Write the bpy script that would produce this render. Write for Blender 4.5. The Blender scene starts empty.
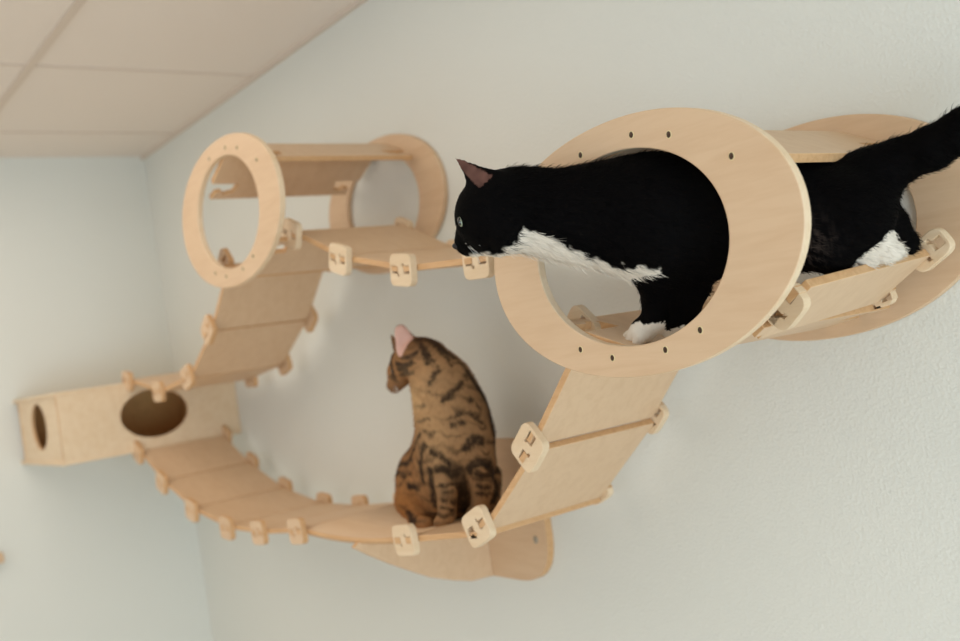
import bpy, bmesh, math, random
import numpy as np
from mathutils import Vector, Matrix, Quaternion

scene = bpy.context.scene
COL = scene.collection
# ---------------------------------------------------------------- camera, world, light, exposure
cam_data = bpy.data.cameras.new('camera')
cam = bpy.data.objects.new('camera', cam_data)
COL.objects.link(cam)
CR = Vector((0.59528838, 0.78978334, -0.14789871))
CU = Vector((0.10443096, 0.10645751, 0.98881797))
CF = Vector((-0.79669688, 0.60407705, 0.01910491))
cam.matrix_world = Matrix(((CR.x, CU.x, -CF.x, 3.74309687),
                           (CR.y, CU.y, -CF.y, -1.35583259),
                           (CR.z, CU.z, -CF.z, 1.61666884),
                           (0, 0, 0, 1)))
cam_data.sensor_width = 36.0
cam_data.lens = 36.0 * 997.696 / 960.0
cam_data.clip_start = 0.05
cam_data.dof.use_dof = True
cam_data.dof.focus_distance = 1.30
cam_data.dof.aperture_fstop = 3.2
scene.camera = cam

world = bpy.data.worlds.new('world')
scene.world = world
world.use_nodes = True
bg = world.node_tree.nodes['Background']
bg.inputs['Color'].default_value = (0.98, 0.99, 1.0, 1)
bg.inputs['Strength'].default_value = 0.80

def area(name, loc, target, sx, sy, power, color):
    L = bpy.data.lights.new(name, 'AREA')
    L.shape = 'RECTANGLE'; L.size = sx; L.size_y = sy
    L.energy = power; L.color = color
    o = bpy.data.objects.new(name, L)
    o.location = loc
    o.rotation_euler = (Vector(target) - Vector(loc)).to_track_quat('-Z', 'Y').to_euler()
    COL.objects.link(o)
    return o
# daylight through the large low window on the right-hand side of the room
area('window_daylight', (6.3, -1.9, 0.80), (2.4, -0.2, 1.20), 2.6, 1.5, 76, (0.67, 0.87, 1.0))
# daylight from the windows in the wall behind the camera
area('rear_window_daylight', (2.6, -4.6, 1.5), (2.3, 0.0, 1.5), 3.0, 1.6, 3, (0.95, 0.99, 1.0))

# added warm fill from above, out of view, lifting upward faces and left wall
area('warm_top_fill', (1.35, -1.6, 2.46), (1.35, -1.6, 0.0), 2.0, 2.0, 18, (1.0, 0.88, 0.76))

scene.view_settings.view_transform = 'Standard'
scene.view_settings.look = 'None'
scene.view_settings.exposure = -0.07
scene.view_settings.gamma = 1.0
scene.view_settings.use_curve_mapping = False

# ---------------------------------------------------------------- materials
def srgb(r, g, b):
    f = lambda v: (v / 255 / 12.92) if v / 255 <= 0.04045 else ((v / 255 + 0.055) / 1.055) ** 2.4
    return (f(r), f(g), f(b), 1.0)

def new_mat(name, color, rough=0.5, spec=0.4):
    m = bpy.data.materials.new(name); m.use_nodes = True
    b = m.node_tree.nodes['Principled BSDF']
    b.inputs['Base Color'].default_value = color
    b.inputs['Roughness'].default_value = rough
    b.inputs['Specular IOR Level'].default_value = spec
    return m, m.node_tree, b

def wood_mat(name, ca, cb, scale=(3, 26, 26), rough=0.45, bump=0.004):
    m, nt, b = new_mat(name, ca, rough, 0.35)
    tc = nt.nodes.new('ShaderNodeTexCoord')
    mp = nt.nodes.new('ShaderNodeMapping'); mp.inputs['Scale'].default_value = scale
    n1 = nt.nodes.new('ShaderNodeTexNoise'); n1.inputs['Scale'].default_value = 2.2
    n1.inputs['Detail'].default_value = 5; n1.inputs['Distortion'].default_value = 0.6
    n2 = nt.nodes.new('ShaderNodeTexNoise'); n2.inputs['Scale'].default_value = 9; n2.inputs['Detail'].default_value = 3
    mx = nt.nodes.new('ShaderNodeMath'); mx.operation = 'MULTIPLY_ADD'; mx.inputs[1].default_value = 0.35
    cr = nt.nodes.new('ShaderNodeValToRGB')
    cr.color_ramp.elements[0].position = 0.42; cr.color_ramp.elements[0].color = cb
    cr.color_ramp.elements[1].position = 0.78; cr.color_ramp.elements[1].color = ca
    nt.links.new(tc.outputs['Object'], mp.inputs['Vector'])
    nt.links.new(mp.outputs['Vector'], n1.inputs['Vector'])
    nt.links.new(mp.outputs['Vector'], n2.inputs['Vector'])
    nt.links.new(n2.outputs['Fac'], mx.inputs[0]); nt.links.new(n1.outputs['Fac'], mx.inputs[2])
    nt.links.new(mx.outputs[0], cr.inputs['Fac'])
    nt.links.new(cr.outputs['Color'], b.inputs['Base Color'])
    bp = nt.nodes.new('ShaderNodeBump'); bp.inputs['Strength'].default_value = bump; bp.inputs['Distance'].default_value = 0.001
    nt.links.new(n2.outputs['Fac'], bp.inputs['Height']); nt.links.new(bp.outputs['Normal'], b.inputs['Normal'])
    return m

WOOD = wood_mat('birch_plywood', srgb(219, 188, 154), srgb(212, 179, 144))
EDGE = wood_mat('plywood_edge', srgb(214, 172, 126), srgb(200, 154, 108), scale=(4, 60, 60))
PALE = wood_mat('pale_plywood', srgb(230, 206, 174), srgb(222, 194, 158))

def plaster_mat(name, color, strength, scale):
    m, nt, b = new_mat(name, color, 0.85, 0.2)
    tc = nt.nodes.new('ShaderNodeTexCoord')
    n1 = nt.nodes.new('ShaderNodeTexNoise'); n1.inputs['Scale'].default_value = scale
    n1.inputs['Detail'].default_value = 3; n1.inputs['Roughness'].default_value = 0.80
    n2 = nt.nodes.new('ShaderNodeTexVoronoi'); n2.inputs['Scale'].default_value = scale * 0.8
    ad = nt.nodes.new('ShaderNodeMath'); ad.operation = 'ADD'
    bp = nt.nodes.new('ShaderNodeBump'); bp.inputs['Strength'].default_value = strength; bp.inputs['Distance'].default_value = 0.002
    nt.links.new(tc.outputs['Object'], n1.inputs['Vector']); nt.links.new(tc.outputs['Object'], n2.inputs['Vector'])
    nt.links.new(n1.outputs['Fac'], ad.inputs[0]); nt.links.new(n2.outputs['Distance'], ad.inputs[1])
    nt.links.new(ad.outputs[0], bp.inputs['Height']); nt.links.new(bp.outputs['Normal'], b.inputs['Normal'])
    return m

WALL = plaster_mat('textured_wall_paint', srgb(227, 228, 221), 0.30, 230)
CEIL = plaster_mat('ceiling_panel', srgb(238, 228, 218), 0.12, 90)
CTRIM = new_mat('ceiling_joint', srgb(220, 206, 192), 0.7)[0]
BOX_INNER = wood_mat('brightened_inner_plywood', srgb(232, 178, 112), srgb(218, 162, 98))  # brighter, warmer plywood: light inside the closed box put into the colour
FLOOR = wood_mat('oak_floor', srgb(232, 222, 208), srgb(224, 212, 196), scale=(1.5, 9, 9))
SCREW = new_mat('dark_screw', srgb(66, 44, 28), 0.4)[0]
SCREW.node_tree.nodes['Principled BSDF'].inputs['Metallic'].default_value = 0.2
BRASS = new_mat('brass_rim', srgb(226, 206, 160), 0.5)[0]
ZINC = new_mat('zinc_screw', srgb(170, 165, 155), 0.35)[0]
ZINC.node_tree.nodes['Principled BSDF'].inputs['Metallic'].default_value = 0.8

def fur_mat(name, rough=0.55, spec=0.25, sheen=0.0):
    m, nt, b = new_mat(name, (0.1, 0.1, 0.1, 1), rough, spec)
    at = nt.nodes.new('ShaderNodeAttribute'); at.attribute_name = 'fur_color'
    nt.links.new(at.outputs['Color'], b.inputs['Base Color'])
    b.inputs['Sheen Weight'].default_value = sheen
    return m
FUR_BLACK = fur_mat('black_and_white_fur', 0.75, 0.04)
FUR_TABBY = fur_mat('tabby_fur', 0.7, 0.15)

# ---------------------------------------------------------------- helpers
def link(name, bm, mats, parent=None, smooth=False, bevel=0.0, angle=40):
    me = bpy.data.meshes.new(name)
    bmesh.ops.recalc_face_normals(bm, faces=bm.faces)
    bm.to_mesh(me); bm.free()
    for m in (mats if isinstance(mats, (list, tuple)) else [mats]): me.materials.append(m)
    o = bpy.data.objects.new(name, me); COL.objects.link(o)
    if parent is not None: o.parent = parent
    if smooth:
        for p in me.polygons: p.use_smooth = True
    if bevel > 0:
        md = o.modifiers.new('soft_edges', 'BEVEL'); md.width = bevel; md.segments = 2
        md.limit_method = 'ANGLE'; md.angle_limit = math.radians(50)
        for p in me.polygons: p.use_smooth = True
        try: me.set_sharp_from_angle(angle=math.radians(angle))
        except Exception: pass
    return o

def thing(name, label, cat, loc, group=None):
    o = bpy.data.objects.new(name, None); COL.objects.link(o)
    o.location = loc; o.empty_display_size = 0.05
    o['label'] = label; o['category'] = cat
    if group: o['group'] = group
    return o

class Rel:
    """Shapes are written in room coordinates; children are stored relative to their thing's base."""
    def __init__(s, root): s.root = root; s.o = Vector(root.location)
    def add(s, name, bm, mats, bevel=0.0, smooth=False, parent=None, pivot=None, label=None):
        off = s.o if parent is None else s.o + Vector(parent.location)
        bmesh.ops.translate(bm, verts=bm.verts, vec=-off)
        ob = link(name, bm, mats, s.root if parent is None else parent, smooth, bevel)
        if label: ob['label'] = label
        return ob

def box_bm(x0, x1, y0, y1, z0, z1, bm=None):
    bm = bm or bmesh.new()
    v = [bm.verts.new((x, y, z)) for z in (z0, z1) for y in (y0, y1) for x in (x0, x1)]
    for f in ((0, 1, 3, 2), (4, 6, 7, 5), (0, 4, 5, 1), (2, 3, 7, 6), (0, 2, 6, 4), (1, 5, 7, 3)):
        bm.faces.new([v[i] for i in f])
    return bm

def slab_from_outline(outer, holes, frame, thick, bm=None, edge_mat=1):
    """outer/holes: 2D loops; frame: (origin, U, V, N); extruded by thick along N. Side faces take edge_mat."""
    bm = bm or bmesh.new()
    O, U, V, N = [Vector(t) for t in frame]
    tmp = bmesh.new()
    loops = []
    for loop in [outer] + list(holes):
        vs = [tmp.verts.new(O + U * a + V * b) for a, b in loop]
        for i in range(len(vs)): tmp.edges.new((vs[i], vs[(i + 1) % len(vs)]))
        loops.append(vs)
    bmesh.ops.triangle_fill(tmp, use_beauty=True, use_dissolve=False, edges=tmp.edges[:], normal=N)
    tmp.verts.ensure_lookup_table(); tmp.verts.index_update()
    A = [bm.verts.new(v.co) for v in tmp.verts]
    Bv = [bm.verts.new(v.co + N * thick) for v in tmp.verts]
    for f in tmp.faces:
        idx = [v.index for v in f.verts]
        bm.faces.new([A[i] for i in idx]); bm.faces.new([Bv[i] for i in reversed(idx)])
    for vs in loops:
        for i in range(len(vs)):
            a, b = vs[i].index, vs[(i + 1) % len(vs)].index
            f = bm.faces.new((A[a], A[b], Bv[b], Bv[a])); f.material_index = edge_mat; f.smooth = True
    tmp.free()
    return bm

def round_poly(pts, r, n=5):
    """round every corner of a polygon by radius r (or per-corner list)."""
    out = []; N = len(pts)
    for i, p in enumerate(pts):
        rr = r[i] if isinstance(r, (list, tuple)) else r
        p = Vector(p); a = Vector(pts[i - 1]) - p; b = Vector(pts[(i + 1) % N]) - p
        if rr <= 0: out.append(tuple(p)); continue
        la, lb = a.length, b.length; a.normalize(); b.normalize()
        ang = a.angle(b)
        t = min(rr / math.tan(ang / 2), la * 0.48, lb * 0.48)
        s, e = p + a * t, p + b * t
        for k in range(n + 1):
            u = k / n
            out.append(tuple(s * (1 - u) ** 2 + p * 2 * u * (1 - u) + e * u * u))
    return out

def superellipse(cx, cz, a, b, n, rot, count=120, reverse=False):
    pts = []
    for i in range(count):
        t = 2 * math.pi * i / count
        c, s = math.cos(t), math.sin(t)
        x = a * math.copysign(abs(c) ** (2 / n), c); z = b * math.copysign(abs(s) ** (2 / n), s)
        pts.append((cx + x * math.cos(rot) - z * math.sin(rot), cz + x * math.sin(rot) + z * math.cos(rot)))
    return pts[::-1] if reverse else pts

TH = 0.012          # plywood thickness of the planks
YO, YI = -0.345, -0.07   # outer and wall-side edge of every plank

def plank(R, name, p0, p1, tongues=(1, 1), y0=YO, y1=YI, gap=0.003, mats=None, sag=None, parent=None):
    """plank whose profile runs p0->p1 in the x-z plane, long side across the wall. Tongues with hooks at its ends."""
    p0 = Vector((p0[0], 0, p0[1])); p1 = Vector((p1[0], 0, p1[1]))
    d = p1 - p0; L = d.length; d.normalize(); n = Vector((-d.z, 0, d.x))
    if n.z < 0: n = -n
    tw, tl = 0.020, 0.015
    s0, s1 = gap, L - gap
    mats = mats or [WOOD, EDGE]
    if sag:
        bm = bmesh.new(); K = 24; rows = []
        for i in range(K + 1):
            u = i / K
            q = p0 + d * (s0 + (s1 - s0) * u) + Vector((0, 0, -sag * 4 * u * (1 - u)))
            rows.append([bm.verts.new(q + Vector((0, y, 0)) + n * t) for y in (y0, y1) for t in (0, TH)])
        for i in range(K):
            a, b = rows[i], rows[i + 1]
            for j, k, m in ((0, 1, 1), (1, 3, 0), (3, 2, 1), (2, 0, 0)):
                f = bm.faces.new((a[j], a[k], b[k], b[j])); f.material_index = m; f.smooth = True
        for a in (rows[0], rows[-1]):
            f = bm.faces.new((a[0], a[1], a[3], a[2])); f.material_index = 1
        for (sa) in ((0.010), (L - 0.010 - tw)):
            for (ya, yb) in ((y0 - tl, y0 + 0.001), (y1 - 0.001, y1 + tl)):
                o = p0 + d * sa
                vs = [bm.verts.new(o + d * (tw * a) + Vector((0, yy, 0)) + n * (TH * t)) for t in (0, 1) for yy in (ya, yb) for a in (0, 1)]
                for f in ((0, 1, 3, 2), (4, 6, 7, 5), (0, 4, 5, 1), (2, 3, 7, 6), (0, 2, 6, 4), (1, 5, 7, 3)):
                    g = bm.faces.new([vs[i] for i in f]); g.material_index = 1
        return R.add(name, bm, mats, parent=parent)
    def side(y, sgn):
        pts = []
        seq = []
        if tongues[0]: seq += [(s0, 0), (s0 + 0.008, 0), (s0 + 0.008, tl), (s0 + 0.008 + tw, tl), (s0 + 0.008 + tw, 0)]
        else: seq += [(s0, 0)]
        if tongues[1]: seq += [(s1 - 0.008 - tw, 0), (s1 - 0.008 - tw, tl), (s1 - 0.008, tl), (s1 - 0.008, 0), (s1, 0)]
        else: seq += [(s1, 0)]
        for s, e in seq: pts.append((s, y + sgn * e))
        return pts
    out = side(y0, -1) + side(y1, 1)[::-1]
    bm = slab_from_outline(out, [], (p0 , d, (0, 1, 0), n), TH)
    return R.add(name, bm, mats, bevel=0.0012, parent=parent)

def connector(R, c, side, ang, w=0.070, h=0.060, parent=None, name='connector', mats=None):
    """rounded link tab; two hooked slots let the plank tongues through."""
    th = 0.014
    if side > 0 and mats is None: w, h = w * 0.88, h * 0.66
    y = (YO - 0.001 - th) if side < 0 else (YI + 0.001)
    a = math.radians(ang)
    U = Vector((math.cos(a), 0, math.sin(a))); V = Vector((-math.sin(a), 0, math.cos(a)))
    out = round_poly([(-w / 2, -h / 2), (w / 2, -h / 2), (w / 2, h / 2), (-w / 2, h / 2)], 0.016)
    def slot(g):
        # tongue slot with a small hook-shaped notch
        pts = [(0.0085, -0.0066), (0.0290, -0.0066), (0.0290, 0.0066), (0.0130, 0.0066), (0.0110, 0.0120), (0.0040, 0.0125), (0.0050, 0.0070), (0.0085, 0.0060)]
        return [(g * px * (0.85 if side > 0 else 1), g * py) for px, py in pts][::-1]
    holes = [slot(1), slot(-1)]
    cx, cz = c
    bm = slab_from_outline(out, holes, ((cx, y, cz), U, V, (0, 1, 0)), th)
    return R.add(name, bm, mats or [PALE, PALE], bevel=0.002, parent=parent)

def screw(R, x, y, z, parent=None, r=0.0035, mat=None):
    bm = bmesh.new(); n = 20; prev = None
    prof = [(r * 1.45, 0.0), (r * 1.4, -0.0007), (r * 1.15, -0.0008), (r * 1.0, -0.0009), (r * 0.3, -0.0013)]
    rings = []
    for rr, dy in prof:
        rings.append([bm.verts.new((x + rr * 0.85 * math.cos(2 * math.pi * i / n), y + dy, z + rr * math.sin(2 * math.pi * i / n))) for i in range(n)])
    for k in range(len(rings) - 1):
        for i in range(n):
            f = bm.faces.new((rings[k][i], rings[k][(i + 1) % n], rings[k + 1][(i + 1) % n], rings[k + 1][i]))
            f.material_index = 1 if k < 2 else 0
    bm.faces.new(rings[-1])
    return R.add('screw', bm, [mat or SCREW, BRASS if mat is None else mat], parent=parent)
# ---------------------------------------------------------------- room
RX, RY, RZ = 6.6, -5.0, 2.5
def struct(name, bm, mats):
    o = link(name, bm, mats); o['kind'] = 'structure'; return o
struct('wall_back', box_bm(-0.12, RX, 0.0, 0.12, 0, RZ), WALL)
struct('wall_left', box_bm(-0.12, 0.0, RY, 0.0, 0, RZ), WALL)
struct('floor', box_bm(-0.12, RX, RY, 0.12, -0.1, 0), FLOOR)
struct('ceiling', box_bm(-0.12, RX, RY, 0.12, RZ, RZ + 0.1), CEIL)
k = 1
for x in (0.36, 1.04, 1.72, 2.40, 3.08, 3.76, 4.44, 5.12, 5.80):
    struct('trim_%d' % k, box_bm(x - 0.006, x + 0.006, RY, 0, RZ - 0.004, RZ), CTRIM); k += 1
for y in (-0.64, -1.86, -3.08, -4.30):
    struct('trim_%d' % k, box_bm(0, RX, y - 0.011, y + 0.011, RZ - 0.006, RZ), CTRIM); k += 1
struct('trim_%d' % k, box_bm(0, RX, -0.012, 0, RZ - 0.012, RZ), CTRIM); k += 1
struct('baseboard_back', box_bm(0, RX, -0.014, 0, 0, 0.07), CEIL)
struct('baseboard_left', box_bm(0, 0.014, RY, -0.014, 0, 0.07), CEIL)

# ---------------------------------------------------------------- ring tunnels
RA, RB, RC, RD = 0.2728, 0.1658, 0.1701, 0.1250
T = 0.424
def hook_slat(R, pa, pb, y0=-0.411, y1=-0.013, hooks=True, th=TH):
    """board between two rings; free long edge (at pb) ends in hooks"""
    p0 = Vector((pa[0], 0, pa[1])); d = Vector((pb[0], 0, pb[1])) - p0; L = d.length; d.normalize()
    n = Vector((-d.z, 0, d.x))
    if n.z < 0: n = -n
    if hooks:
        def end(y, s):
            return [(L - 0.060, y), (L - 0.058, y + s * 0.068), (L - 0.024, y + s * 0.062), (L - 0.016, y + s * 0.042),
                    (L - 0.028, y + s * 0.032), (L - 0.024, y + s * 0.018), (L, y + s * 0.013)]
        out = [(0, y0)] + end(y0, 1) + end(y1, -1)[::-1] + [(0, y1)]
    else:
        out = [(0, y0), (L, y0), (L, y1), (0, y1)]
    bm = slab_from_outline(out, [], (p0, d, (0, 1, 0), n), th)
    return R.add('slat', bm, [WOOD, EDGE], bevel=0.0012)

def tunnel(label, cx, cz, slats, screws):
    root = thing('cat_tunnel', label, 'cat tunnel', (cx, -T / 2, cz - RB), None)
    R = Rel(root)
    rot = 0.03
    outer = superellipse(cx, cz, RA, RB, 2.05, rot)
    inner = superellipse(cx, cz, RC, RD, 2.0, rot, reverse=True)
    for (y, nm) in ((-T, 'front_ring'), (-0.0135, 'wall_ring')):
        bm = slab_from_outline(outer, [inner], ((0, y, 0), (1, 0, 0), (0, 0, 1), (0, 1, 0)), 0.013)
        ro = R.add(nm, bm, [WOOD, PALE if nm == 'front_ring' else WOOD], bevel=0.0015)  # front rim paler: the light it faces is put into its colour
        if nm == 'front_ring': front = ro
    for (a, b) in slats:
        hook_slat(R, (cx + a[0], cz + a[1]), (cx + b[0], cz + b[1]))
    for (sx, sz) in screws:
        screw(R, cx + sx, -T, cz + sz, parent=front)
    return root
SCREWS = [(-0.051, 0.1355), (0.044, 0.1385), (0.104, 0.1235), (0.190, 0.0765), (-0.108, -0.1215), (-0.049, -0.1375), (0.046, -0.1345), (0.106, -0.1155)]
tunnel('large oval wooden tunnel on the wall that the black cat walks through', 2.8386, 1.7045,
       [((0.058, 0.1270), (-0.100, 0.1180)), ((0.066, 0.1290), (0.186, 0.0680)), ((-0.015, -0.1420), (-0.168, -0.0900)), ((0.0, -0.1480), (0.118, -0.1300))], SCREWS)
tunnel('smaller-looking empty oval wooden tunnel further back, left of the black cat', 1.6391, 1.9835,
       [((0.020, 0.1330), (-0.140, 0.0580)), ((0.055, 0.1330), (0.182, 0.0740)), ((-0.030, -0.1480), (-0.195, -0.1030)), ((-0.010, -0.1460), (0.150, -0.0940))], SCREWS)

# ---------------------------------------------------------------- plank bridges
def ang(a, b): return math.degrees(math.atan2(b[1] - a[1], b[0] - a[0]))
def chain(root, pts, conn, mats=None, drop=0):
    R = Rel(root)
    for i, (a, b) in enumerate(zip(pts[:-1], pts[1:])):
        if i == 0 and drop: a, b = (a[0] + drop, a[1] - drop), (b[0] + drop, b[1] - drop)
        plank(R, 'plank', a, b)
    n = Vector((0, 0, 1))
    for i, dz in conn:
        a = pts[max(i - 1, 0)]; b = pts[min(i + 1, len(pts) - 1)]
        an = ang(a, b)
        if an > 90: an -= 180
        if an < -90: an += 180
        d = Vector((math.cos(math.radians(an)), math.sin(math.radians(an))))
        nn = Vector((-d.y, d.x))
        c = (pts[i][0] + nn.x * dz, pts[i][1] + nn.y * dz)
        connector(R, c, -1, an, mats=mats); connector(R, c, 1, an, mats=mats)
    return R

S = [(0.556, 1.420), (0.740, 1.330), (0.957, 1.256), (1.197, 1.220), (1.400, 1.221), (1.616, 1.238)]
r_ = thing('plank_bridge', 'long curved plank bridge sagging from the box down to the tabby cat\'s platform', 'bridge', (1.2, -0.21, 1.22), 'plank bridges between the cat furniture')
chain(r_, S, [(i, 0.006) for i in range(6)], [WOOD, EDGE])
U = [(0.556, 1.646), (0.825, 1.600), (1.073, 1.628), (1.270, 1.741), (1.432, 1.888)]
r_ = thing('plank_bridge', 'plank ramp rising from the top of the box to the far small tunnel', 'bridge', (1.0, -0.21, 1.60), 'plank bridges between the cat furniture')
chain(r_, U, [(i, 0.006) for i in range(5)], [WOOD, EDGE])
D = [(1.797, 1.900), (1.990, 1.815), (2.213, 1.760), (2.440, 1.742), (2.562, 1.741)]
r_ = thing('plank_bridge', 'plank walkway from the far tunnel to just below the black cat\'s nose', 'bridge', (2.2, -0.21, 1.76), 'plank bridges between the cat furniture')
chain(r_, D, [(i, 0.004) for i in range(4)])
W = [(2.332, 1.292), (2.503, 1.434), (2.664, 1.600)]
r_ = thing('plank_ramp', 'steep plank ramp climbing from the tabby cat\'s platform to the large tunnel', 'ramp', (2.5, -0.21, 1.43), 'plank bridges between the cat furniture')
chain(r_, W, [(1, 0.002), (2, 0.008)], drop=0.006)
X = [(2.962, 1.574), (3.056, 1.631)]
r_ = thing('plank_step', 'short single plank at the right end of the large tunnel', 'step', (3.0, -0.21, 1.58), 'plank bridges between the cat furniture')
RXX = chain(r_, X, [])
r_.rotation_euler = (0.07, 0, 0)
connector(RXX, (3.020, 1.614), -1, 38, w=0.054, h=0.046)
connector(RXX, (3.050, 1.636), 1, 30)
connector(RXX, (2.962, 1.580), 1, 10, w=0.054, h=0.038)

# ---------------------------------------------------------------- tabby's platform
r_ = thing('cat_platform', 'wall shelf board with rounded wall plate and curved bracket under the tabby cat', 'shelf', (2.0, -0.1, 1.22))
R = Rel(r_)
plank(R, 'shelf_board', (1.616, 1.238), (2.083, 1.250), sag=0.012)
plank(R, 'shelf_board', (2.083, 1.250), (2.342, 1.279))
for c, a in (((2.083, 1.257), 5), ((2.330, 1.298), 25)):
    connector(R, c, -1, a); connector(R, c, 1, a)
plate = round_poly([(1.72, 1.080), (2.098, 1.080), (2.098, 1.392), (1.72, 1.392)], [0.11, 0.11, 0.01, 0.01], n=10)
R.add('wall_plate', slab_from_outline(plate, [], ((0, -0.0185, 0), (1, 0, 0), (0, 0, 1), (0, 1, 0)), 0.018), [WOOD, EDGE], bevel=0.0015)
for gx in (1.874,):
    g = [(-0.0185, 1.236), (-0.350, 1.236), (-0.361, 1.228), (-0.322, 1.201), (-0.277, 1.172), (-0.230, 1.145), (-0.183, 1.119), (-0.130, 1.099), (-0.080, 1.084), (-0.0185, 1.080)]
    R.add('bracket', slab_from_outline(g, [], ((gx, 0, 0), (0, 1, 0), (0, 0, 1), (1, 0, 0)), 0.014), [WOOD, EDGE], bevel=0.001)
for sx, sz in ((2.060, 1.175), (2.070, 1.345), (1.76, 1.345)):
    screw(R, sx, -0.0187, sz, mat=ZINC, r=0.006)

# ---------------------------------------------------------------- box
r_ = thing('cat_box', 'wooden cat box with round entrance holes in the far corner, lower left', 'cat box', (0.30, -0.29, 1.425))
R = Rel(r_)
bx0, bx1, by0, by1, bz0, bz1 = 0.045, 0.550, -0.572, -0.001, 1.425, 1.648
pt = 0.012
circ = lambda cx, cz, a, b, n=64: superellipse(cx, cz, a, b, 2, 0, n, reverse=True)
R.add('entrance_panel', slab_from_outline([(by0, bz0 + pt), (by1, bz0 + pt), (by1, bz1 - pt), (by0, bz1 - pt)],
      [circ(-0.281, 1.540, 0.109, 0.077)], ((bx1 - pt, 0, 0), (0, 1, 0), (0, 0, 1), (1, 0, 0)), pt), [PALE, EDGE])
R.add('side_panel', slab_from_outline([(bx0 + pt, bz0 + pt), (bx1 - pt, bz0 + pt), (bx1 - pt, bz1 - pt), (bx0 + pt, bz1 - pt)],
      [circ(0.298, 1.548, 0.094, 0.075)], ((0, by0, 0), (1, 0, 0), (0, 0, 1), (0, 1, 0)), pt), [PALE, EDGE])
R.add('end_panel', box_bm(bx0, bx0 + pt, by0, by1, bz0 + pt, bz1 - pt), [BOX_INNER])
R.add('back_panel', box_bm(bx0 + pt, bx1 - pt, by1 - pt, by1, bz0 + pt, bz1 - pt), [BOX_INNER])
R.add('top_panel', box_bm(0.0, bx1 + 0.002, by0 - 0.006, by1, bz1 - pt, bz1), [PALE], bevel=0.002)
R.add('bottom_panel', box_bm(0.0, bx1 + 0.002, by0 - 0.006, by1, bz0, bz0 + pt), [PALE], bevel=0.002)

# ---------------------------------------------------------------- small thing at the left edge of the frame
bm = slab_from_outline(round_poly([(-0.722, 1.112), (-0.678, 1.112), (-0.678, 1.146), (-0.722, 1.146)], 0.008), [], ((0.0, 0, 0), (0, 1, 0), (0, 0, 1), (1, 0, 0)), 0.03)
peg = link('wooden_wall_peg', bm, [WOOD, EDGE], bevel=0.003)
peg['label'] = 'small wooden peg tip on the left wall, at the left edge of the picture'; peg['category'] = 'peg'

# ---------------------------------------------------------------- animals: smooth-union body, surface nets
def cat_field(segs, vox, lat_axis, lat, kdef=0.025, pad=0.012):
    P0 = np.array([s[0][:3] for s in segs]); P1 = np.array([s[1][:3] for s in segs])
    rad = np.array([[s[0][3], s[1][3]] for s in segs])
    lo = np.minimum(P0 - rad[:, :1], P1 - rad[:, 1:]).min(0) - pad; hi = np.maximum(P0 + rad[:, :1], P1 + rad[:, 1:]).max(0) + pad
    n = np.ceil((hi - lo) / vox).astype(int) + 1
    F = np.full(n, 1.0, dtype=np.float32)
    LA = np.array(lat_axis, dtype=np.float64); LA /= np.linalg.norm(LA)
    for i, s in enumerate(segs):
        opt = s[2]; k = opt.get('k', kdef); a, b = P0[i], P1[i]; ra, rb = rad[i]
        m = max(ra, rb) + k + 0.02
        l = np.maximum(((np.minimum(a, b) - m - lo) / vox).astype(int), 0); h = np.minimum(((np.maximum(a, b) + m - lo) / vox).astype(int) + 2, n)
        ax = [lo[j] + vox * np.arange(l[j], h[j]) for j in range(3)]
        G = np.stack(np.meshgrid(*ax, indexing='ij'), -1) - a
        e = b - a
        f = opt.get('flat'); sc = f if f else opt.get('lat', lat)
        A = LA
        if f:
            A = np.array((0.80, -0.60, 0.0))
            en = e / np.linalg.norm(e); A = A - en * (A @ en); A /= np.linalg.norm(A)
        G = G + (sc - 1) * (G @ A)[..., None] * A
        e = e + (sc - 1) * (e @ A) * A
        t = np.clip((G @ e) / (e @ e), 0, 1)
        q = np.linalg.norm(G - t[..., None] * e, axis=-1) - (ra + t * (rb - ra))
        q = q / (1 + (sc - 1) * 0.4)
        if f:   # hollow of the ear, open towards its front
            hb = a + e * 0.0
            tt = np.clip((G @ e) / (e @ e), 0, 1)
            c = np.linalg.norm(G - tt[..., None] * e - A * ra * 0.95, axis=-1) - (ra + tt * (rb - ra)) * 0.62
            q = np.maximum(q, -c / sc)
        sub = F[l[0]:h[0], l[1]:h[1], l[2]:h[2]]
        hh = np.maximum(k - np.abs(sub - q), 0) / k
        sub[...] = np.minimum(sub, q) - hh * hh * k * 0.25
    return F, lo

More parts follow.
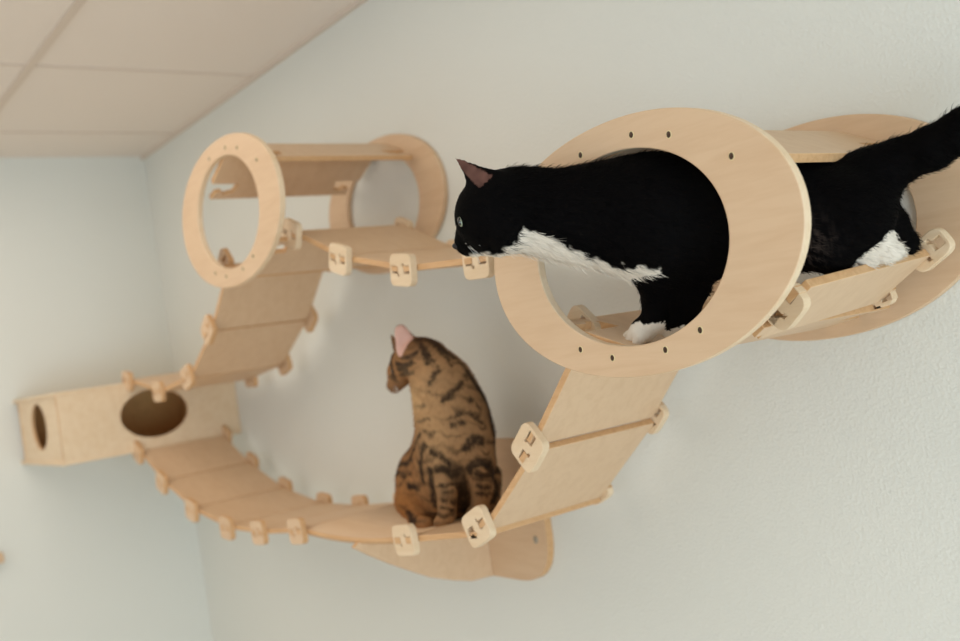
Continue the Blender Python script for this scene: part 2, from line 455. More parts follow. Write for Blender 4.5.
def surface_nets(F, lo, vox):
    S_ = F < 0
    n = np.array(F.shape)
    c = np.zeros((n[0] - 1, n[1] - 1, n[2] - 1), dtype=int)
    corners = [(i, j, k) for i in (0, 1) for j in (0, 1) for k in (0, 1)]
    cut = lambda A, o: A[o[0]:n[0] - 1 + o[0], o[1]:n[1] - 1 + o[1], o[2]:n[2] - 1 + o[2]]
    for o in corners: c += cut(S_, o)
    act = (c > 0) & (c < 8)
    idx = np.full(c.shape, -1); ids = np.argwhere(act); idx[act] = np.arange(len(ids))
    acc = np.zeros((len(ids), 3)); cnt = np.zeros(len(ids))
    val = {o: cut(F, o)[act] for o in corners}
    for o in corners:
        for ax in range(3):
            if o[ax]: continue
            p = list(o); p[ax] = 1; p = tuple(p)
            va, vb = val[o], val[p]; m = (va < 0) != (vb < 0)
            t = np.where(m, va / np.where(m, va - vb, 1), 0)
            q = np.array(o, dtype=float)[None].repeat(len(ids), 0); q[:, ax] += t
            acc += np.where(m[:, None], q, 0); cnt += m
    V = lo + vox * (ids + acc / cnt[:, None])
    faces = []
    for ax in range(3):
        b, c2 = [(1, 2), (2, 0), (0, 1)][ax]
        sl0 = [slice(None)] * 3; sl1 = [slice(None)] * 3; sl0[ax] = slice(0, n[ax] - 1); sl1[ax] = slice(1, n[ax])
        A, Bq = S_[tuple(sl0)], S_[tuple(sl1)]
        e = np.argwhere(A != Bq)
        e = e[(e[:, b] > 0) & (e[:, c2] > 0) & (e[:, b] < n[b] - 1) & (e[:, c2] < n[c2] - 1)]
        flip = A[tuple(e.T)]
        def g(db, dc):
            q = e.copy(); q[:, b] -= db; q[:, c2] -= dc; return idx[tuple(q.T)]
        f = np.stack([g(1, 1), g(0, 1), g(0, 0), g(1, 0)], 1)
        f[~flip] = f[~flip][:, ::-1]
        faces.append(f)
    return V, np.concatenate(faces)

def np_mesh(name, V, Fc, mat, cols=None, parent=None, origin=(0, 0, 0), smooth=True):
    me = bpy.data.meshes.new(name)
    me.from_pydata((V - np.array(origin)).tolist(), [], Fc.tolist() if isinstance(Fc, np.ndarray) else Fc)
    me.materials.append(mat)
    if smooth: me.polygons.foreach_set('use_smooth', np.ones(len(me.polygons), dtype=bool))
    if cols is not None:
        at = me.color_attributes.new('fur_color', 'FLOAT_COLOR', 'POINT')
        at.data.foreach_set('color', np.concatenate([cols, np.ones((len(cols), 1))], 1).astype(np.float32).ravel())
    me.update()
    o = bpy.data.objects.new(name, me); COL.objects.link(o)
    if parent is not None: o.parent = parent
    return o

def vnoise(p, s, seed=0):
    """smooth value noise"""
    q = p * s + seed * 17.31; i = np.floor(q).astype(int); f = q - i; f = f * f * (3 - 2 * f)
    def h(o):
        v = (i[:, 0] + o[0]) * 374761393 + (i[:, 1] + o[1]) * 668265263 + (i[:, 2] + o[2]) * 2147483647 % 1000003
        v = (v ^ (v >> 13)) * 1274126177
        return ((v ^ (v >> 16)) & 65535) / 65535.0
    r = 0
    for a in (0, 1):
        for b in (0, 1):
            for c in (0, 1):
                w = (f[:, 0] if a else 1 - f[:, 0]) * (f[:, 1] if b else 1 - f[:, 1]) * (f[:, 2] if c else 1 - f[:, 2])
                r = r + w * h((a, b, c))
    return r

def lin(r, g, b): return np.array(srgb(r, g, b)[:3])

def relax(V, Fc, it=3, w=0.5):
    E = np.concatenate([Fc[:, [0, 1]], Fc[:, [1, 2]], Fc[:, [2, 3]], Fc[:, [3, 0]]])
    E = np.concatenate([E, E[:, ::-1]])
    for _ in range(it):
        s = np.zeros_like(V); c = np.zeros(len(V))
        np.add.at(s, E[:, 0], V[E[:, 1]]); np.add.at(c, E[:, 0], 1)
        V = V * (1 - w) + w * s / np.maximum(c, 1)[:, None]
    return V

def fur(name, V, Fc, colfn, flow, count, length, width, mat, parent, origin, seed, lift=0.35, lenfn=None):
    rng = np.random.default_rng(seed)
    a, b, c, d = (V[Fc[:, i]] for i in range(4))
    nrm = np.cross(c - a, d - b); ar = np.linalg.norm(nrm, axis=1); nrm /= np.maximum(ar, 1e-12)[:, None]
    f = rng.choice(len(Fc), count, p=ar / ar.sum())
    u = rng.random((count, 2))
    p = (a[f] * (1 - u[:, :1]) + b[f] * u[:, :1]) * (1 - u[:, 1:]) + (d[f] * (1 - u[:, :1]) + c[f] * u[:, :1]) * u[:, 1:]
    N = nrm[f]
    D = flow(p, N); D = D - N * (D * N).sum(1)[:, None]; D /= np.maximum(np.linalg.norm(D, axis=1), 1e-9)[:, None]
    D = D + rng.normal(0, 0.22, D.shape) + N * (lift + rng.normal(0, 0.1, (count, 1)))
    D /= np.linalg.norm(D, axis=1)[:, None]
    L = length * (0.6 + 0.8 * rng.random(count))
    if lenfn is not None: L = L * lenfn(p)
    W = np.cross(D, N + rng.normal(0, 0.4, D.shape)); W /= np.maximum(np.linalg.norm(W, axis=1), 1e-9)[:, None]
    w = width * (0.7 + 0.6 * rng.random(count))[:, None]
    p = p - N * 0.0006
    m = p + D * (L * 0.55)[:, None]; t = p + D * L[:, None] - N * (L * 0.16)[:, None]
    VV = np.stack([p - W * w, p + W * w, m - W * w * 0.7, m + W * w * 0.7, t], 1).reshape(-1, 3)
    base = np.arange(count)[:, None] * 5
    quads = (base + np.array([0, 1, 3, 2])).tolist(); tris = (base + np.array([2, 3, 4])).tolist()
    cc = colfn(p) * (0.8 + 0.4 * rng.random((count, 1)))
    cols = np.repeat(cc, 5, 0)
    return np_mesh(name, VV, quads + tris, mat, cols, parent, origin)

def ellipsoid_bm(c, r, rotm=None, seg=24, ring=14):
    bm = bmesh.new(); bmesh.ops.create_uvsphere(bm, u_segments=seg, v_segments=ring, radius=1)
    M = (rotm or Matrix.Identity(3)).to_4x4() @ Matrix.Diagonal((*r, 1))
    bmesh.ops.transform(bm, matrix=M, verts=bm.verts); bmesh.ops.translate(bm, vec=c, verts=bm.verts)
    return bm

def strand(bm, p, r):
    """thin tapering tube through the points p"""
    n = 5; rings = []
    for i, q in enumerate(p):
        q = Vector(q); d = (Vector(p[min(i + 1, len(p) - 1)]) - Vector(p[max(i - 1, 0)])).normalized()
        s = d.orthogonal().normalized(); t = d.cross(s); rr = r * (1 - 0.8 * i / (len(p) - 1))
        rings.append([bm.verts.new(q + (s * math.cos(2 * math.pi * k / n) + t * math.sin(2 * math.pi * k / n)) * rr) for k in range(n)])
    for a, b in zip(rings[:-1], rings[1:]):
        for k in range(n): bm.faces.new((a[k], a[(k + 1) % n], b[(k + 1) % n], b[k]))
    bm.faces.new(rings[0][::-1]); bm.faces.new(rings[-1])
# joints of the two cats: (x, y, z, radius) pairs
BLACK_CAT = [
    ((2.8659, -0.395, 1.7403, 0.0771), (2.8225, -0.44, 1.7532, 0.062), {}),
    ((2.8225, -0.44, 1.7532, 0.062), (2.7908, -0.48, 1.761, 0.0517), {}),
    ((2.7908, -0.48, 1.761, 0.0517), (2.7588, -0.515, 1.7765, 0.048), {}),
    ((2.7588, -0.515, 1.7765, 0.048), (2.7402, -0.54, 1.7785, 0.0402), {}),
    ((2.8659, -0.395, 1.7403, 0.0771), (2.921, -0.325, 1.7307, 0.0731), {}),
    ((2.9207, -0.325, 1.7294, 0.0718), (2.9782, -0.25, 1.7126, 0.0641), {}),
    ((2.9782, -0.25, 1.7126, 0.0641), (3.03, -0.195, 1.7145, 0.0535), {}),
    ((3.0129, -0.2, 1.739, 0.0308), (3.0476, -0.175, 1.749, 0.0318), {'k': 0.02}),
    ((2.7899, -0.49, 1.742, 0.0245), (2.805, -0.455, 1.7309, 0.0272), {'k': 0.02}),
    ((2.805, -0.455, 1.7309, 0.0272), (2.8501, -0.4, 1.7095, 0.0388), {'k': 0.02}),
    ((2.7365, -0.545, 1.7807, 0.0441), (2.7353, -0.55, 1.7759, 0.0441), {}),
    ((2.7146, -0.552, 1.7693, 0.0302), (2.6938, -0.555, 1.7505, 0.0199), {'k': 0.012}),
    ((2.6938, -0.555, 1.7505, 0.0199), (2.6873, -0.556, 1.7463, 0.016), {'k': 0.01}),
    ((2.7177, -0.55, 1.7395, 0.0157), (2.703, -0.556, 1.737, 0.0105), {'k': 0.01}),
    ((2.7572, -0.545, 1.7533, 0.0333), (2.743, -0.548, 1.7482, 0.0284), {'k': 0.012}),
    ((2.7548, -0.562, 1.8088, 0.0229), (2.71, -0.572, 1.8557, 0.0023), {'k': 0.008, 'flat': 3.2, 'ear': 1}),
    ((2.6924, -0.505, 1.8208, 0.0177), (2.6369, -0.5, 1.8582, 0.0022), {'k': 0.008, 'flat': 3.2, 'ear': 1}),
    ((2.8846, -0.4, 1.7075, 0.043), (2.8504, -0.383, 1.6596, 0.0234), {'k': 0.02}),
    ((2.8504, -0.383, 1.6596, 0.0234), (2.8285, -0.374, 1.6109, 0.0166), {'k': 0.01}),
    ((2.8282, -0.374, 1.6096, 0.0166), (2.8085, -0.379, 1.5974, 0.0167), {'k': 0.008}),
    ((2.8082, -0.379, 1.596, 0.0161), (2.7966, -0.381, 1.5933, 0.0121), {'k': 0.006}),
    ((2.7952, -0.379, 1.5959, 0.0081), (2.7753, -0.375, 1.5919, 0.0075), {'k': 0.0025}),
    ((2.8031, -0.384, 1.593, 0.008), (2.7868, -0.384, 1.5864, 0.0074), {'k': 0.0025}),
    ((2.8144, -0.389, 1.5885, 0.008), (2.8056, -0.391, 1.5815, 0.0073), {'k': 0.0025}),
    ((2.902, -0.36, 1.7022, 0.0434), (2.8755, -0.35, 1.6468, 0.0247), {'k': 0.02}),
    ((2.8755, -0.35, 1.6468, 0.0247), (2.8548, -0.345, 1.6077, 0.0185), {'k': 0.01}),
    ((2.8545, -0.345, 1.6064, 0.0172), (2.8301, -0.35, 1.5947, 0.0147), {'k': 0.008}),
    ((3.0355, -0.225, 1.6943, 0.0525), (3.0188, -0.25, 1.6682, 0.0337), {'k': 0.02}),
    ((3.0184, -0.25, 1.6657, 0.0325), (3.026, -0.245, 1.6465, 0.0162), {'k': 0.012}),
    ((3.0626, -0.2, 1.6679, 0.0162), (3.0451, -0.21, 1.6423, 0.0125), {'k': 0.008, 'white': 1}),
    ((3.0636, -0.2, 1.6577, 0.0112), (3.0726, -0.19, 1.6505, 0.0099), {'k': 0.008, 'white': 1}),
    ((3.0722, -0.19, 1.6481, 0.0099), (3.0637, -0.2, 1.6425, 0.0087), {'k': 0.006, 'white': 1}),
    ((3.0244, -0.16, 1.717, 0.039), (3.0384, -0.135, 1.6868, 0.0222), {'k': 0.02}),
    ((3.0384, -0.135, 1.6868, 0.0222), (3.0451, -0.11, 1.6618, 0.0131), {'k': 0.01}),
    ((3.0463, -0.11, 1.6603, 0.0118), (3.0491, -0.115, 1.6521, 0.0098), {'k': 0.006}),
    ((3.0364, -0.17, 1.7514, 0.0321), (3.0766, -0.155, 1.7626, 0.0265), {'k': 0.02}),
    ((3.0766, -0.155, 1.7626, 0.0265), (3.1102, -0.142, 1.7685, 0.0261), {'k': 0.01}),
    ((3.1102, -0.142, 1.7685, 0.0261), (3.1442, -0.13, 1.7812, 0.0251), {'k': 0.01}),
    ((3.1442, -0.13, 1.7812, 0.0251), (3.175, -0.12, 1.8051, 0.0181), {'k': 0.01}),
    ((3.175, -0.12, 1.8051, 0.0181), (3.2009, -0.115, 1.8414, 0.0095), {'k': 0.01}),
]
TABBY_CAT = [
    ((2.009, -0.185, 1.3411, 0.0752), (2.045, -0.19, 1.3969, 0.0782), {}),
    ((2.045, -0.19, 1.3969, 0.0782), (2.0745, -0.195, 1.4429, 0.0732), {}),
    ((2.0745, -0.195, 1.4429, 0.0732), (2.0756, -0.2, 1.4888, 0.069), {}),
    ((2.0756, -0.2, 1.4888, 0.069), (2.0672, -0.205, 1.5392, 0.059), {}),
    ((2.0672, -0.205, 1.5392, 0.059), (2.0434, -0.215, 1.5874, 0.0471), {}),
    ((2.0244, -0.22, 1.5999, 0.0412), (1.9975, -0.223, 1.596, 0.0395), {'k': 0.012}),
    ((1.9732, -0.226, 1.5897, 0.0335), (1.9546, -0.229, 1.5765, 0.0274), {'k': 0.01}),
    ((1.9517, -0.229, 1.566, 0.0253), (1.9322, -0.232, 1.5505, 0.0181), {'k': 0.008}),
    ((1.9802, -0.165, 1.3107, 0.0722), (2.0116, -0.17, 1.3339, 0.0712), {}),
    ((1.9863, -0.2, 1.3987, 0.042), (1.9377, -0.205, 1.3609, 0.0469), {'k': 0.02}),
    ((1.9466, -0.225, 1.3394, 0.0444), (1.9365, -0.235, 1.3028, 0.036), {'k': 0.012}),
    ((1.9341, -0.235, 1.2942, 0.0339), (1.9617, -0.245, 1.2681, 0.0188), {'k': 0.01}),
    ((1.9602, -0.25, 1.2628, 0.0146), (2.0161, -0.255, 1.261, 0.0143), {'k': 0.006}),
    ((2.0735, -0.14, 1.3333, 0.0372), (2.0642, -0.135, 1.2945, 0.0311), {'k': 0.015}),
    ((2.0622, -0.135, 1.2861, 0.0249), (2.0627, -0.15, 1.2644, 0.0145), {'k': 0.008}),
    ((2.064, -0.235, 1.4297, 0.0403), (2.0747, -0.238, 1.3857, 0.0301), {'k': 0.015}),
    ((2.0747, -0.238, 1.3857, 0.0281), (2.0807, -0.24, 1.3297, 0.021), {'k': 0.006}),
    ((2.0807, -0.24, 1.3297, 0.021), (2.068, -0.24, 1.2807, 0.0181), {'k': 0.004}),
    ((2.0669, -0.24, 1.2766, 0.0181), (2.0604, -0.25, 1.2644, 0.0171), {'k': 0.004}),
    ((2.1217, -0.185, 1.4242, 0.042), (2.1258, -0.182, 1.3752, 0.032), {'k': 0.015}),
    ((2.1258, -0.182, 1.3752, 0.03), (2.1167, -0.18, 1.3222, 0.0221), {'k': 0.006}),
    ((2.1167, -0.18, 1.3222, 0.0221), (2.0979, -0.178, 1.2846, 0.0182), {'k': 0.004}),
    ((2.0969, -0.178, 1.2804, 0.0182), (2.0849, -0.186, 1.2715, 0.0172), {'k': 0.004}),
    ((2.0117, -0.238, 1.6198, 0.0309), (2.0016, -0.242, 1.6587, 0.0145), {'k': 0.005, 'flat': 3.0, 'ear': 1}),
    ((1.9395, -0.216, 1.6252, 0.0128), (1.9162, -0.214, 1.6551, 0.0034), {'k': 0.005, 'flat': 3.0, 'ear': 1}),
]
TABBY_STROKES = [  # coat stripes, plus a wide dark stroke between the front legs
    ([(2.1023, -0.2548, 1.5466), (2.1065, -0.2451, 1.5629)], 0.0036),
    ([(2.1254, -0.2459, 1.5103), (2.134, -0.2171, 1.5274), (2.1257, -0.1872, 1.5495)], 0.0046),
    ([(2.0554, -0.2672, 1.5044), (2.0868, -0.2693, 1.5016)], 0.0036),
    ([(2.1323, -0.2428, 1.4739), (2.1419, -0.2265, 1.4809)], 0.0036),
    ([(2.1333, -0.2413, 1.4598), (2.1441, -0.2221, 1.4603)], 0.0039),
    ([(2.0376, -0.2316, 1.6396), (2.0739, -0.2094, 1.6234), (2.0989, -0.1974, 1.5933), (2.1226, -0.1776, 1.5484), (2.1308, -0.1604, 1.5109), (2.1254, -0.1435, 1.4698), (2.1539, -0.1592, 1.4353), (2.1464, -0.1535, 1.3941)], 0.0057),
    ([(2.0543, -0.2213, 1.6348), (2.0891, -0.2134, 1.6043), (2.1178, -0.2095, 1.5733)], 0.0029),
    ([(1.9976, -0.2632, 1.593), (2.0291, -0.2624, 1.5865), (2.0572, -0.2601, 1.5924)], 0.0036),
    ([(1.9912, -0.2514, 1.5668), (2.0584, -0.2623, 1.5703)], 0.0032),
    ([(1.9748, -0.261, 1.5943), (1.9685, -0.2541, 1.5685)], 0.0043),
    ([(2.0899, -0.2678, 1.4135), (2.102, -0.2582, 1.4057), (2.1086, -0.2463, 1.3895)], 0.0046),
    ([(2.0915, -0.2638, 1.3749), (2.1043, -0.2485, 1.374), (2.1032, -0.2321, 1.3527)], 0.0061),
    ([(2.1419, -0.2219, 1.4128), (2.1557, -0.2099, 1.4263), (2.1612, -0.1978, 1.4201)], 0.0057),
    ([(2.1299, -0.2144, 1.3656), (2.1501, -0.2065, 1.3822), (2.1595, -0.1852, 1.3742)], 0.0061),
    ([(2.1337, -0.2009, 1.3331), (2.1426, -0.179, 1.3248)], 0.0032),
    ([(2.1426, -0.2057, 1.3562), (2.1508, -0.1754, 1.3502)], 0.0036),
    ([(2.129, -0.2008, 1.3149), (2.1381, -0.181, 1.309)], 0.0029),
    ([(2.0773, -0.271, 1.4561), (2.101, -0.266, 1.4528)], 0.0032),
    ([(2.1105, -0.2271, 1.3679), (2.0944, -0.2141, 1.3348), (2.0597, -0.1936, 1.2822)], 0.0098),
    ([(1.9131, -0.2468, 1.3817), (1.9594, -0.2485, 1.3825)], 0.0039),
    ([(1.917, -0.2514, 1.3698), (1.9625, -0.2619, 1.36)], 0.0032),
    ([(1.9736, -0.2603, 1.339), (1.9998, -0.2602, 1.3376)], 0.0036),
    ([(1.9568, -0.2643, 1.2827), (1.9819, -0.2658, 1.2677)], 0.0046),
    ([(2.0898, -0.2605, 1.3463), (2.1029, -0.2363, 1.3416)], 0.0021),
    ([(2.0887, -0.2626, 1.3307), (2.1045, -0.2402, 1.3265)], 0.0021),
    ([(2.0847, -0.2604, 1.3141), (2.0964, -0.2379, 1.3077)], 0.0023),
    ([(2.0775, -0.2587, 1.2955), (2.0909, -0.237, 1.2913)], 0.0023),
    ([(2.0685, -0.2744, 1.4448), (2.0275, -0.2671, 1.4154), (1.9659, -0.2469, 1.3864)], 0.0036),
    ([(2.0777, -0.2738, 1.4286), (2.0512, -0.2716, 1.396), (2.0375, -0.2627, 1.3535)], 0.0039),
    ([(2.0749, -0.2692, 1.3757), (2.0507, -0.2511, 1.3311), (2.0352, -0.2415, 1.2978)], 0.0054),
    ([(2.1557, -0.1776, 1.3587), (2.104, -0.131, 1.3116), (2.0936, -0.1386, 1.2839)], 0.0054),
    ([(2.1478, -0.154, 1.3841), (2.1047, -0.1247, 1.3474)], 0.0054),
    ([(2.1462, -0.1986, 1.5021), (2.1442, -0.1765, 1.4786)], 0.0032),
    ([(2.1468, -0.2082, 1.4797), (2.1547, -0.1845, 1.4517)], 0.0032),
    ([(2.0717, -0.2386, 1.617), (2.0909, -0.2367, 1.5909), (2.1124, -0.2366, 1.5653)], 0.0029),
    ([(2.0696, -0.2712, 1.4804), (2.0985, -0.2675, 1.475)], 0.0025),
    ([(2.0456, -0.263, 1.5468), (2.0866, -0.2639, 1.5307), (2.1106, -0.2518, 1.5277)], 0.0021),
    ([(1.9296, -0.2268, 1.6295), (1.9759, -0.2564, 1.6104), (1.9675, -0.2581, 1.5986)], 0.0036),
    ([(2.0204, -0.2659, 1.6041), (2.0431, -0.2611, 1.6038), (2.061, -0.252, 1.6114)], 0.0036),
    ([(2.0, -0.2596, 1.5799), (2.035, -0.2608, 1.5757)], 0.0039),
    ([(2.0469, -0.2336, 1.6349), (2.0755, -0.2425, 1.609), (2.0886, -0.2461, 1.5843)], 0.0036),
    ([(1.9564, -0.257, 1.5655), (1.967, -0.2501, 1.5575)], 0.0025),
]
VDIR = np.array((-0.797, 0.604, 0.019))     # away from the viewer's side of the cats
LEFT = np.array((-0.595, -0.790, 0.148))    # the way both heads point

# ---- black and white cat
AX = np.array((0.61, 0.79))
BLACK_EAR = [s for s in BLACK_CAT if s[2].get('ear')][0]
TABBY_EAR = [s for s in TABBY_CAT if s[2].get('ear')][0]
HIND_WHITE = [(s[0][:3], s[1][:3], max(s[0][3], s[1][3]) + 0.004) for s in BLACK_CAT if s[2].get('white')]
def black_color(p):
    s = p[:, :2] @ AX; z = p[:, 2]
    zb = np.interp(s, [1.15, 1.19, 1.215, 1.2388, 1.256, 1.272, 1.290, 1.3148, 1.349, 1.388, 1.432, 1.438, 1.46],
                      [1.726, 1.731, 1.730, 1.724, 1.727, 1.748, 1.740, 1.724, 1.700, 1.682, 1.673, 1.640, 1.5])
    z = z + (vnoise(p, 130, 3) - 0.5) * 0.012
    w = np.clip((zb - z) / 0.003, 0, 1)
    front = p[:, 1] < -0.325
    paw = front & (z < np.where(s < 1.440, 1.607, 1.594)) & (s < 2.0)
    w = np.where((s > 1.40) & (p[:, 2] < 1.665), 0, w)
    w = np.where(paw, 1, w)
    hind = np.zeros(len(p), dtype=bool)
    for a, b, r0 in HIND_WHITE:
        a, b = np.array(a), np.array(b); e = b - a; t = np.clip((p - a) @ e / (e @ e), 0.12, 1)
        hind |= np.linalg.norm(p - a - t[:, None] * e, axis=1) < r0
    w = np.where(hind, 1, w)
    col = lin(6, 5, 5)[None] * (1 - w[:, None]) + lin(222, 212, 198)[None] * w[:, None]
    fl = np.exp(-((p - np.array((3.010, -0.285, 1.672))) ** 2).sum(1) / (2 * 0.020 ** 2)) * np.clip((vnoise(p * np.array((1.6, 1.6, 0.5)), 240, 9) - 0.45) * 4, 0, 1)
    col = col + (lin(96, 82, 74)[None] - col) * (0.42 * fl * (1 - w))[:, None]
    # bald pinkish inside of the ears
    e0, e1 = np.array(BLACK_EAR[0][:3]), np.array(BLACK_EAR[1][:3])
    e = e1 - e0; t = np.clip((p - e0) @ e / (e @ e), -0.3, 1)
    q = p - e0 - t[:, None] * e
    near = (np.linalg.norm(q, axis=1) < 0.0135 * (1 - 0.88 * np.clip(t, 0, 1)) + 0.0006) & ((q @ -VDIR) > -0.001) & (t > 0.02)
    col = np.where(near[:, None], (lin(104, 74, 66)[None] * (0.5 + 0.7 * vnoise(p * np.array((1.0, 1.0, 0.35)), 190, 6))[:, None]), col)
    return col
root = thing('black_cat', 'black cat with white bib and paws stepping out of the large oval tunnel', 'cat', (2.85, -0.37, 1.575))
O = np.array(root.location)
F_, lo_ = cat_field(BLACK_CAT, 0.0028, VDIR, 1.28)
V, Q = surface_nets(F_, lo_, 0.0028); V = relax(V, Q, 2)
np_mesh('body', V, Q, FUR_BLACK, black_color(V), root, O)
def flow_b(p, N):
    d = -LEFT[None] * np.ones((len(p), 1)); d[:, 2] -= 0.35
    hl = p[:, :2] @ AX
    return d
def len_b(p):
    s = p[:, :2] @ AX
    l = np.interp(s, [1.15, 1.23, 1.27, 1.45, 1.7, 1.9], [0.35, 0.55, 1.25, 1.0, 1.0, 1.3])
    l = np.where(p[:, 2] < 1.63, 0.35, l)
    e = np.linalg.norm(p - np.array((2.735, -0.567, 1.83)), axis=1)
    l = np.where((p[:, 2] > 1.81) & (s < 1.26), 0.25, l)
    w = black_color(p)[:, 0] > 0.3
    l = np.where(w & (s > 1.25) & (s < 1.46) & (p[:, 2] > 1.64), l * 1.35, l)
    return l
fur('fur', V, Q, black_color, flow_b, 46000, 0.0100, 0.00038, FUR_BLACK, root, O, 5, lift=0.24, lenfn=len_b)

EYE_IRIS = new_mat('cat_iris', srgb(120, 126, 104), 0.08, 0.8)[0]
EYE_DARK = new_mat('cat_pupil', srgb(8, 8, 8), 0.05, 0.9)[0]
NOSE_BLACK = new_mat('black_nose', srgb(24, 18, 18), 0.4)[0]
NOSE_PINK = new_mat('brick_nose', srgb(120, 70, 58), 0.45)[0]
WHISKER = new_mat('white_whisker', srgb(235, 232, 225), 0.4)[0]
INNER = new_mat('pink_ear_skin', srgb(214, 160, 142), 0.6)[0]
FRAME = Matrix((tuple(LEFT), tuple(-VDIR), (0, 0, 1))).transposed()

def cat_face(root, eye, eye_r, nose, nose_r, nose_mat, muzzle, whisk, seed, wl):
    R = Rel(root)
    ey = ellipsoid_bm(Vector(eye), (eye_r * 0.62, eye_r * 0.75, eye_r), FRAME)
    eo = R.add('eye', ey, [EYE_IRIS], smooth=True)
    R.add('pupil', parent=eo, bm=ellipsoid_bm(Vector(eye) + Vector(LEFT) * eye_r * 0.25 - Vector(VDIR) * eye_r * 0.32, (eye_r * 0.36, eye_r * 0.5, eye_r * 0.82), FRAME), mats=[EYE_DARK], smooth=True)
    R.add('nose', ellipsoid_bm(Vector(nose), nose_r, FRAME), [nose_mat], smooth=True)
    rnd = random.Random(seed); bm = bmesh.new()
    for i in range(whisk):
        q = Vector(muzzle) + Vector((rnd.uniform(-.003, .003), rnd.uniform(-.003, .003), rnd.uniform(-.004, .004)))
        dirv = (-Vector(VDIR) * rnd.uniform(.5, .9) - Vector(LEFT) * rnd.uniform(.25, .7) + Vector((0, 0, rnd.uniform(-.75, .1)))).normalized()
        pts = []
        for k in range(7):
            t = k / 6 * wl * rnd.uniform(.97, 1.03)
            pts.append(q + dirv * t + Vector((0, 0, -1)) * t * t * 9)
        strand(bm, pts, 0.00035)
    R.add('whiskers', bm, [WHISKER], smooth=True)
cat_face(root, (2.7240, -0.5900, 1.7700), 0.0070, (2.6800, -0.5705, 1.7440), (0.0055, 0.006, 0.0045), NOSE_BLACK, (2.7060, -0.5705, 1.7410), 9, 3, 0.032)

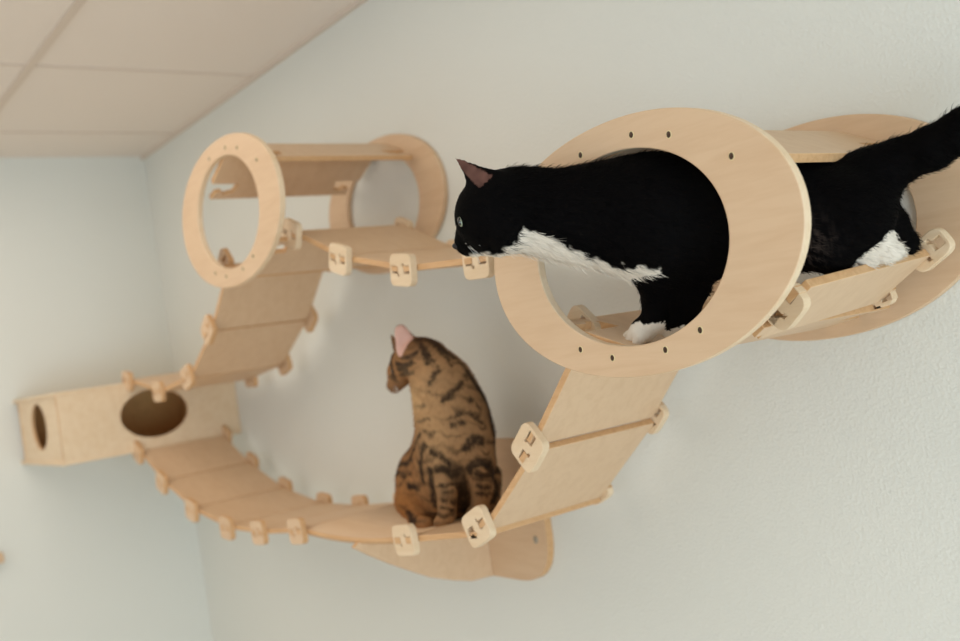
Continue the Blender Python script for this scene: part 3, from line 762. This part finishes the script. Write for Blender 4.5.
# ---- tabby cat
SEG = [(np.array(a), np.array(b), w) for pts, w in TABBY_STROKES for a, b in zip(pts[:-1], pts[1:])]
def tabby_color(p):
    n1 = vnoise(p, 60, 1); n2 = vnoise(p, 160, 2); n3 = vnoise(p, 420, 4)
    base = lin(194, 140, 90)[None] * (0.75 + 0.5 * n2[:, None]) * (0.8 + 0.4 * n3[:, None])
    front = np.clip((p[:, 0] - 2.03) / 0.06 - (p[:, 2] - 1.35) * 0.5, 0, 1)[:, None]
    base = base * (1 - 0.35 * front) + lin(228, 192, 146)[None] * 0.35 * front
    # dark saddle along the back of neck and body
    backd = np.clip(((p[:, 1] + 0.19) / 0.06), 0, 1) * np.clip((p[:, 2] - 1.3) / 0.1, 0, 1)
    base = base * (1 - 0.7 * backd[:, None]) + lin(76, 52, 34)[None] * 0.7 * backd[:, None]
    # orange haunch
    h = np.exp(-((p - np.array((1.945, -0.26, 1.305))) ** 2).sum(1) / (2 * 0.035 ** 2))[:, None]
    base = base * (1 - 0.7 * h) + lin(208, 134, 66)[None] * 0.7 * h * (0.75 + 0.5 * n2[:, None])
    # ticked narrow bands
    wv = np.sin((p[:, 2] + p[:, 1] * 0.35 + (n1 - 0.5) * 0.030) * 2 * math.pi / 0.026)
    m = np.clip((wv - 0.25) / 0.5, 0, 1) * np.clip((n1 - 0.25) * 2.2, 0, 1) * 0.72
    head = (p[:, 2] > 1.535)
    m = np.where(head, m * 0.5, m)
    base = base * (1 - m[:, None]) + lin(52, 36, 24)[None] * m[:, None]
    # drawn markings
    d = np.full(len(p), 1.0)
    pw = p + np.stack([n2 - 0.5, n3 - 0.5, n1 - 0.5], 1) * 0.009
    for a, b, w in SEG:
        e = b - a; t = np.clip((pw - a) @ e / (e @ e + 1e-12), 0, 1)
        d = np.minimum(d, np.linalg.norm(pw - a - t[:, None] * e, axis=1) / (w * 1.9 + 0.0014))
    m = (np.clip((1.45 - d) / 0.9, 0, 1) * (0.72 + 0.5 * n2).clip(0, 0.95))[:, None]
    base = base * (1 - m) + lin(30, 22, 16)[None] * m
    # pale chin, throat and chest
    c = np.exp(-((p - np.array((1.953, -0.245, 1.553))) ** 2).sum(1) / (2 * 0.013 ** 2))[:, None]
    base = base * (1 - 0.4 * c) + lin(150, 112, 80)[None] * 0.4 * c
    c = np.exp(-((p - np.array((2.040, -0.262, 1.515))) ** 2).sum(1) / (2 * 0.030 ** 2))[:, None]
    base = base * (1 - 0.7 * c) + lin(216, 180, 132)[None] * 0.7 * c
    c = np.exp(-((p - np.array((2.105, -0.262, 1.455))) ** 2 / np.array((0.035, 0.05, 0.06)) ** 2).sum(1) / 2)[:, None] * (1 - m)
    base = base * (1 - 0.5 * c) + lin(214, 170, 120)[None] * 0.5 * c
    c = np.clip((p[:, 2] - 1.595) / 0.03, 0, 1)[:, None] * 0.5
    base = base * (1 - c) + lin(70, 48, 32)[None] * c
    # pink inside of the near ear
    e0, e1 = np.array(TABBY_EAR[0][:3]), np.array(TABBY_EAR[1][:3])
    e = e1 - e0; t = np.clip((p - e0) @ e / (e @ e), -0.25, 1); q = p - e0 - t[:, None] * e
    near = (np.linalg.norm(q, axis=1) < 0.0245 - 0.010 * np.clip(t, 0, 1)) & ((q @ -VDIR) > -0.0005) & (p[:, 2] > 1.607)
    base = np.where(near[:, None], lin(208, 168, 155)[None], base)
    return base
root = thing('tabby_cat', 'brown striped tabby cat sitting on the platform with its head turned left', 'cat', (2.04, -0.2, 1.262))
O = np.array(root.location)
F_, lo_ = cat_field(TABBY_CAT, 0.0028, (0.0, 1.0, 0.0), 1.0, kdef=0.022)
V, Q = surface_nets(F_, lo_, 0.0028); V = relax(V, Q, 2)
np_mesh('body', V, Q, FUR_TABBY, tabby_color(V), root, O)
def flow_t(p, N):
    d = np.zeros_like(p); d[:, 2] = -1.0; d[:, 0] = -0.1
    head = p[:, 2] > 1.55
    d[head] = -LEFT; return d
def len_t(p):
    l = np.where(p[:, 2] > 1.555, 0.55, 1.0); l = np.where(p[:, 2] < 1.30, 0.6, l)
    return np.where((p[:, 2] > 1.61) & (p[:, 0] < 2.02), 0.12, l)
fur('fur', V, Q, tabby_color, flow_t, 42000, 0.0085, 0.00040, FUR_TABBY, root, O, 8, lift=0.25, lenfn=len_t)
cat_face(root, (1.9655, -0.2520, 1.5800), 0.0075, (1.9170, -0.2380, 1.5455), (0.0045, 0.006, 0.005), NOSE_PINK, (1.9380, -0.2420, 1.5480), 7, 11, 0.035)
